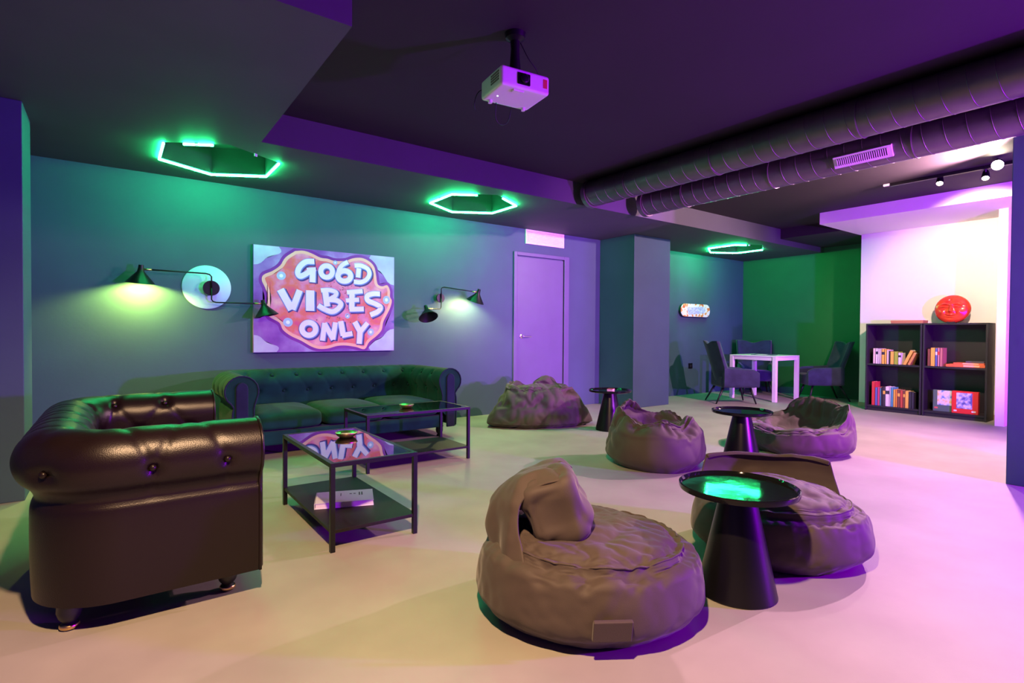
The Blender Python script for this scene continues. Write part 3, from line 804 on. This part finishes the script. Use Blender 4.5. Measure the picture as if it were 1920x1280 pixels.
# ---------------------------------------------------------------- niche: white table and velvet armchairs
def wtable(x0,x1,y0,y1,h):
    t = thing('square_table','white square table in the green lit niche','table',((x0+x1)/2,(y0+y1)/2,0))
    a,b=(x1-x0)/2,(y1-y0)/2; w=.028
    link('tabletop',B(-a,a,-b,b,h-.018,h),M_wtable,t,bevel=.003)
    bm=bmesh.new()
    for sy in (-1,1): box(bm,-a+.01,a-.01,sy*(b-.02)-.01,sy*(b-.02)+.01,h-.07,h-.018)
    for sx in (-1,1): box(bm,sx*(a-.02)-.01,sx*(a-.02)+.01,-b+.03,b-.03,h-.07,h-.018)
    link('apron',bm,M_wtable,t)
    for sx in (-1,1):
        for sy in (-1,1): link('leg',B(sx*(a-w)-w,sx*(a-w)+w,sy*(b-w)-w,sy*(b-w)+w,0,h-.018),M_wtable,t,bevel=.003)
    return t
wtable(7.82,8.52,4.12,4.86,.68)
mg = thing('playing_board','flat board and papers lying on the white table','board',(8.15,4.48,.68),.3)
link('board',B(-.16,.16,-.16,.16,0,.006),mat('board_dark',(.12,.10,.16),.4),mg,bevel=.001)
link('board_sheet',B(-.13,.02,-.05,.10,.006,.008),M_paper,mg)
def velvet_chair(label, x, y, face, first=[None]):
    rz = math.atan2(face[1],face[0])+pi/2      # local -y is the front
    if first[0]:
        t = copy_tree(first[0]); t.location=(x,y,0); t.rotation_euler=(0,0,rz); t['label']=label; return t
    t = thing('velvet_armchair',label,'armchair',(x,y,0),rz,'dark velvet armchairs around the white table'); first[0]=t
    # back shell: wrapped, double scalloped top
    nu,nvv=41,26; P=[];Q=[]
    for i in range(nu):
        u=i/(nu-1)*2-1
        row=[];row2=[]
        for j in range(nvv):
            w=j/(nvv-1)
            topz=.90-.035*(1-abs(abs(u)-.72)/.72)*0 -.045*math.exp(-(u/.35)**2)+.0
            hh=.24+(topz-.24)*w
            wd=(.20+.065*w-.02*w*w)
            ang=u*1.05*(1-.35*w)
            x_=wd*1.18*sin(ang)/sin(1.05*(1-.35*w)) if abs(u)>0 else 0
            y_=.20+.16*w - (.22-.06*w)*(1-cos(ang))
            row.append((x_,y_,hh)); row2.append((x_*.90,y_-.055,hh+(-.006 if j==nvv-1 else 0)))
        P.append(row);Q.append(row2)
    bm=bmesh.new(); a=grid(bm,P); b=grid(bm,Q)
    for i in range(nu-1):
        for e in (0,-1): bm.faces.new((a[i][e],a[i+1][e],b[i+1][e],b[i][e]))
    for j in range(nvv-1):
        for e in (0,-1): bm.faces.new((a[e][j],a[e][j+1],b[e][j+1],b[e][j]))
    bmesh.ops.bevel(bm,geom=[e for e in bm.edges if e.calc_face_angle(0)>1.0],offset=.016,segments=3,affect='EDGES',profile=.6)
    link('backrest',bm,M_chair,t,smooth=True)
    for sx in (-1,1):
        bm=bmesh.new(); P=[]
        # arm: flowing panel from the back to the front
        for i in range(21):
            u=i/20; yy=.20-.50*u; top=.52-.03*u-.10*max(0,u-.8)*4*max(0,u-.8)*5*.5; xx=.235+.02*sin(pi*u); row=[]
            for k in range(16):
                a_=2*pi*k/16; hw=.034; zc_=(top+.24)/2; hh=(top-.24)/2
                row.append((sx*(xx+hw*math.copysign(abs(cos(a_))**.7,cos(a_))), yy, zc_+hh*math.copysign(abs(sin(a_))**.35,sin(a_))))
            P.append(row)
        V=[[bm.verts.new(p) for p in r] for r in P]
        for r0,r1 in zip(V,V[1:]):
            for k in range(16): bm.faces.new((r0[k],r0[(k+1)%16],r1[(k+1)%16],r1[k]))
        bm.faces.new(V[0]); bm.faces.new(V[-1])
        link('armrest',bm,M_chair,t,smooth=True,angle=70)
    bm=B(-.215,.215,-.29,.22,.23,.40); link('seat',bm,M_chair,t,bevel=.03,bseg=4)
    for sx in (-1,1):
        for (y0,y1) in ((-.20,-.27),(.17,.30)):
            link('leg',T([(sx*.17,y0,.25),(sx*.225,y1,0)],lambda u:.018-.008*u,10),M_legs,t,smooth=True)
    return t
velvet_chair('dark velvet armchair with its back to the column, left of the white table',7.32,4.52,(.80,-.60))
velvet_chair('purple lit velvet armchair on the right side of the white table',8.80,3.90,(-.70,.71))
velvet_chair('velvet armchair half hidden behind the white table',8.76,4.96,(-.80,-.60))

# skateboard deck on niche wall
bm=bmesh.new(); pl=[]
for k in range(13): a=pi/2+pi*k/12; pl.append((-.29+.105*cos(a),.105*sin(a)))
for k in range(13): a=-pi/2+pi*k/12; pl.append((.29+.105*cos(a),.105*sin(a)))
prism(bm,pl,0,.012,Matrix.Rotation(pi/2,4,'X'))
M_deck=paintmat('deck_paint',[(.36,(.65,.10,.05)),(.62,(.75,.78,.92)),(.43,(.85,.45,.10)),(.48,(.85,.80,.85))],14)
sk=thing('skateboard_deck','colourful skateboard deck hanging on the niche wall','skateboard',(7.75,YB-.05,1.385))
link('deck',bm,M_deck,sk,bevel=.003)
bm=bmesh.new(); pl=[(-.19+.06*cos(a),.062*sin(a)) for a in np.linspace(pi/2,3*pi/2,8)]+[(.19+.05*cos(a),.055*sin(a)) for a in np.linspace(-pi/2,pi/2,8)]
pl=[(x+.02,z+.012*sin(x*40)) for x,z in pl]; prism(bm,pl,.0125,.0135,Matrix.Rotation(pi/2,4,'X')); link('deck_graphic',bm,paintmat('deck_lilac',[(.4,(.35,.38,.70)),(.6,(.70,.72,.92))],40),sk)
bm=bmesh.new(); box(bm,-.2,-.17,0,.05,-.02,.02); box(bm,.17,.2,0,.05,-.02,.02); link('wall_bracket',bm,M_black,sk)

# ---------------------------------------------------------------- bookcases
def bookcase(y0,y1,label):
    t=thing('bookcase',label,'bookcase',(8.12,(y0+y1)/2,0),0,'low dark bookcases')
    b=(y1-y0)/2; w=.02; D=.30; Hk=1.15
    link('side_panel',B(0,D,-b,-b+w,0,Hk),M_bk,t,bevel=.0015); link('side_panel',B(0,D,b-w,b,0,Hk),M_bk,t,bevel=.0015)
    link('top_board',B(0,D,-b+w,b-w,Hk-w,Hk),M_bk,t); link('bottom_board',B(0.005,D,-b+w,b-w,.05,.07),M_bk,t)
    link('plinth',B(.02,.035,-b+w,b-w,0,.05),M_bk,t)
    for z in (.60,): link('shelf',B(.008,D-.01,-b+w,b-w,z,z+.022),M_bk,t)
    link('back_panel',B(D-.008,D,-b+w,b-w,.07,Hk-w),M_bk,t)
    return t
bookcase(2.435,3.06,'dark open bookcase, left of the pair against the white wall')
bookcase(1.80,2.425,'dark open bookcase, right of the pair, under the red sun face')
BC={}
def bmat(c):
    k=tuple(round(v,3) for v in c)
    if k not in BC: BC[k]=mat('book_cover_%d'%len(BC),k,.5)
    return BC[k]
def book(y,z,w,h,d,col,label,group,tilt=0,band=None):
    t=thing('book',label,'book',(8.16,y,z),0,group); t.rotation_euler=(tilt,0,0)
    bm=bmesh.new(); box(bm,0,.003,-w/2,w/2,0,h); box(bm,0,d,-w/2,-w/2+.002,0,h); box(bm,0,d,w/2-.002,w/2,0,h)
    link('cover',bm,bmat(col),t); link('pages',B(.003,d-.004,-w/2+.002,w/2-.002,.003,h-.004),M_paper,t)
    if band: link('spine_label',B(-.0008,0,-w/2+.001,w/2-.001,h*.62,h*.80),bmat(band),t)
    return t
cr=(.70,.62,.48); yl=(.80,.50,.08); wh=(.78,.74,.72); rd=(.60,.05,.05); dk=(.04,.035,.05); bl=(.12,.16,.42); tl=(.10,.35,.40); gr=(.35,.50,.05); og=(.75,.28,.05); br=(.22,.08,.05)
names={cr:'cream',yl:'yellow',wh:'white',rd:'red',dk:'black',bl:'blue',tl:'teal',gr:'lime green',og:'orange',br:'brown'}
# upper shelf left bookcase: y decreases to the right
seq=[(cr,.030,.20),(wh,.026,.20),(wh,.020,.195),(cr,.018,.20),(yl,.034,.195),(yl,.022,.19),(cr,.024,.185),(dk,.014,.17),(yl,.040,.165),(gr,.045,.165),(wh,.030,.15)]
y=2.985; used={}
posn=['at the left end','second from the left end','third from the left end','fourth from the left end','left of the middle','in the middle','right of the middle','between cream and yellow books','beside the lime green one','wide and upright','leaning near the right end']
for i,(c,w,h) in enumerate(seq):
    y-=w/2; book(y,.622,w,h,.15,c,'%s book, upper left shelf, %s'%(names[c],posn[i]),'books on the upper shelf of the left bookcase',tilt=radians(0),band=(dk if i%3==1 else None)); y-=w/2+.0015
book(y-.035,.622,.036,.20,.15,yl,'yellow book leaning steeply to the left on the upper left shelf','books on the upper shelf of the left bookcase',tilt=radians(24))
book(y-.083,.622,.03,.17,.15,(.65,.33,.10),'brown orange book leaning behind the steep yellow one','books on the upper shelf of the left bookcase',tilt=radians(24))
# lower shelf left bookcase
seq=[(rd,.040,.31),(bl,.028,.235),((.55,.06,.16),.026,.24),(tl,.014,.23),(dk,.018,.245),((.06,.05,.06),.028,.25),(wh,.045,.255),(wh,.014,.25),(tl,.028,.25),(yl,.022,.225),(og,.020,.225),(br,.030,.225),((.5,.08,.05),.030,.22),(br,.022,.22),(yl,.038,.215),(dk,.028,.21),(dk,.026,.205)]
nm=['tall red','blue','crimson','thin teal','thin black','thick black','wide white','thin white','blue green','narrow yellow','narrow orange','dark brown','brick red','narrow dark brown','wide yellow','short black','shortest black']
pz=['at the left end','right of the tall red one','right of the blue one','right of the crimson one','left of the thick black one','left of the wide white one','near the middle','right of the wide white one','left of the yellow one','left of the orange one','right of the narrow yellow one','right of the orange one','right of the dark brown one','right of the brick red one','near the right end','right of the wide yellow one','at the right end']
y=2.995
for i,(c,w,h) in enumerate(seq):
    y-=w/2; book(y,.07,w,h,.17,c,'%s book, lower left shelf, %s'%(nm[i],pz[i]),'books on the lower shelf of the left bookcase',band=(yl if i in (5,11,13) else (dk if i in (6,) else None))); y-=w/2+.0012
# upper shelf right bookcase
seq=[(br,.03,.21,'dark brown'),(yl,.045,.225,'thick yellow'),(bl,.022,.22,'blue and white'),((.55,.25,.30),.022,.225,'pink'),((.5,.18,.18),.028,.225,'dull red')]
y=2.385
for i,(c,w,h,n_) in enumerate(seq):
    y-=w/2; book(y,.622,w,h,.15,c,'%s upright book on the upper shelf of the right bookcase'%n_,'upright books on the upper shelf of the right bookcase',band=(wh if i==2 else (rd if i==3 else None))); y-=w/2+.0015
def flatbook(x0,x1,y0,y1,z0,z1,col,label,name='board_game_box',cat='box',extra=None):
    t=thing(name,label,cat,((x0+x1)/2,(y0+y1)/2,z0)); a,b=(x1-x0)/2,(y1-y0)/2
    link('box_body',B(-a,a,-b,b,0,z1-z0),bmat(col),t,bevel=.002)
    if extra: extra(t,a,b,z1-z0)
    return t
def strip(t,a,b,h): link('side_label',B(-a-.001,-a,-b+.05,-b+.20,h*.2,h*.8),bmat((.85,.55,.35)),t)
flatbook(8.16,8.36,1.83,2.20,.622,.655,(.75,.16,.06),'flat orange red game box lying on the upper shelf of the right bookcase',extra=strip)
flatbook(8.17,8.36,1.84,2.13,.655,.675,(.68,.14,.06),'second flat orange red box on top of the first in the right bookcase',extra=strip)
flatbook(8.20,8.34,1.85,2.02,.675,.695,(.10,.09,.12),'small dark box lying topmost on the flat orange boxes',name='small_box')
def art(t,a,b,h):
    link('cover_picture',B(-a-.0015,-a,-b+.055,b-.045,h*.22,h*.93),paintmat('game_picture',[(.4,(.10,.10,.35)),(.6,(.70,.65,.80)),(.5,(.30,.32,.60))],22),t)
    bm=bmesh.new(); box(bm,-a-.0015,-a,b-.05,b-.02,h*.08,h*.15); box(bm,-a-.0015,-a,-b+.02,-b+.06,h*.08,h*.15); link('cover_mark',bm,M_plastic,t)
flatbook(8.16,8.22,1.885,2.135,.07,.335,(.72,.03,.03),'upright red game box with a dark blue picture in the right bookcase',extra=art)
def art2(t,a,b,h):
    link('cover_picture',B(-a-.0015,-a,-b,b-.045,h*.30,h*.99),paintmat('puzzle_picture',[(.38,(.15,.28,.75)),(.62,(.85,.60,.25)),(.46,(.65,.72,.85)),(.54,(.85,.75,.80))],16),t)
    link('cover_mark',B(-a-.0015,-a,b-.05,b-.015,h*.12,h*.20),bmat((.7,.15,.12)),t)
flatbook(8.19,8.25,2.11,2.33,.07,.33,(.10,.17,.14),'upright green game box with a blue and yellow picture in the right bookcase',extra=art2)
def lid(t,a,b,h): link('box_lid',B(-a-.002,a+.002,-b-.002,b+.002,h*.55,h),bmat((.50,.22,.10)),t)
flatbook(8.17,8.34,2.44,2.79,1.15,1.19,(.45,.20,.10),'flat orange brown box lying on top of the left bookcase',name='flat_box',extra=lid)

# red sun face plaque
bm=bmesh.new(); P=[]
R0=.172
def facez(x,z):      # relief height toward the viewer
    r=hypot(x,z)/R0
    h=.060*math.sqrt(max(0,1-r*r*.96))
    def g(cx,cz,sx,sz,a): return a*math.exp(-((x-cx)/sx)**2-((z-cz)/sz)**2)
    h+=g(0,-.010,.016,.05,.028)+g(0,-.038,.026,.016,.018)                  # nose
    for s in (-1,1):
        h+=g(s*.066,.018,.034,.012,.014)-g(s*.062,.036,.040,.010,.012)+g(s*.066,.058-.25*abs(abs(x)-.066),.045,.009,.016)   # eyes, brows
        h-=g(s*.066,.004,.036,.005,.010)+g(s*.052,-.055,.010,.022,.009)
        h+=g(s*.085,-.05,.030,.030,.014)
    h+=g(0,-.084+.5*x*x*8,.052,.008,.013)-g(0,-.094+.5*x*x*8,.05,.0045,.013)+g(0,-.105+4*x*x,.038,.008,.011)   # lips
    h+=g(0,-.145,.04,.02,.008)-g(-.01,.105,.012,.014,.014)
    for k in (-1,0,1): h-=g(k*.012,.082+.02*k,.05,.0035,.004)
    return h
nr,na=44,96
for i in range(na):
    a=2*pi*i/na; row=[]
    for j in range(nr):
        r=R0*(j/(nr-1)); r=max(r,.0005); x=r*cos(a)*1.04; z=r*sin(a)
        row.append((-facez(x,z)-.005,-x,z))
    row.append((.02,-R0*1.02*cos(a)*1.02,R0*sin(a)*1.0)); row.append((.02,0,0))
    P.append(row)
grid(bm,P,closeu=True); bmesh.ops.remove_doubles(bm,verts=bm.verts,dist=1e-4)
sf=thing('sun_face_plaque','round red ceramic face plaque on the right bookcase','sculpture',(8.29,2.18,1.15+.172))
sf.rotation_euler=(0,radians(9),0)
link('face_relief',bm,mat('red_glaze',(.50,.02,.012),.25,coat=.4,col2=(.65,.06,.015),vscale=14),sf,smooth=True)
link('stand_foot',B(-.03,.05,-.04,.04,-.1725,-.160),M_bk,sf)

# ---------------------------------------------------------------- lights
def light(kind,name,loc,col,e,size=.05,aim=None,spot=None,blend=.3):
    l=bpy.data.lights.new(name,kind); l.color=col; l.energy=e
    if kind=='AREA': l.size=size
    else: l.shadow_soft_size=size
    if spot: l.spot_size=radians(spot); l.spot_blend=blend
    o=bpy.data.objects.new(name,l); C.objects.link(o); o.location=loc
    if aim is not None: o.rotation_euler=(Vector(aim)-Vector(loc)).to_track_quat('-Z','Y').to_euler()
    return o
light('SPOT','warm_ceiling_spot',(.15,.42,2.50),(1,.60,.32),690,.05,(.7,1.55,0),116,.75)
light('SPOT','glare_spot',(6.06,1.315,2.43),(1,.50,.70),680,.03,(3.5,3.8,0),165,.4)
light('SPOT','track_spot',(6.30,1.80,2.40),(1,.60,.62),120,.03,(4.6,2.6,0),120,.8)
light('POINT','violet_lamp',(4.6,-1.5,1.0),(.34,.0,1),1500,.08)
light('SPOT','violet_niche_spot',(5.75,-4.2,1.2),(.36,.04,1),1700,.08,(7.4,5.2,1.0),30,.8)
light('SPOT','magenta_spot',(4.0,-3.9,1.2),(.74,.14,1),5200,.08,(5.25,5.4,1.4),31,.9)
light('SPOT','wall_wash_spot',(6.40,1.46,2.36),(1,.66,.50),330,.04,(8.4,1.95,1.40),74,.6)
light('SPOT','lamp_left',(.175,5.355,1.405),(.80,1,.14),60,.02,(.2,5.46,.5),165,.4)
light('SPOT','lamp_right',(3.30,5.31,1.40),(1,.92,.36),44,.02,(3.1,5.55,.6),165,.4)
w=bpy.data.worlds.new('world'); S.world=w; w.use_nodes=True
w.node_tree.nodes['Background'].inputs[0].default_value=(.01,.01,.012,1)

# ---------------------------------------------------------------- camera
cam=bpy.data.cameras.new('camera'); co=bpy.data.objects.new('camera',cam); C.objects.link(co); S.camera=co
cam.sensor_width=36; cam.lens=36*1018.7/1920; cam.clip_start=.05
yaw,p,r=.633228,.01632,.00655
f=Vector((sin(yaw)*cos(p),cos(yaw)*cos(p),-sin(p))); rt=Vector((cos(yaw),-sin(yaw),0)); up=rt.cross(f)
a=rt*cos(r)+up*sin(r); b=up*cos(r)-rt*sin(r)
co.matrix_world=Matrix(((a.x,b.x,-f.x,0),(a.y,b.y,-f.y,0),(a.z,b.z,-f.z,1.0),(0,0,0,1)))
S.view_settings.view_transform='Standard'; S.view_settings.look='None'; S.view_settings.exposure=0; S.view_settings.gamma=1
S.view_settings.use_curve_mapping=False
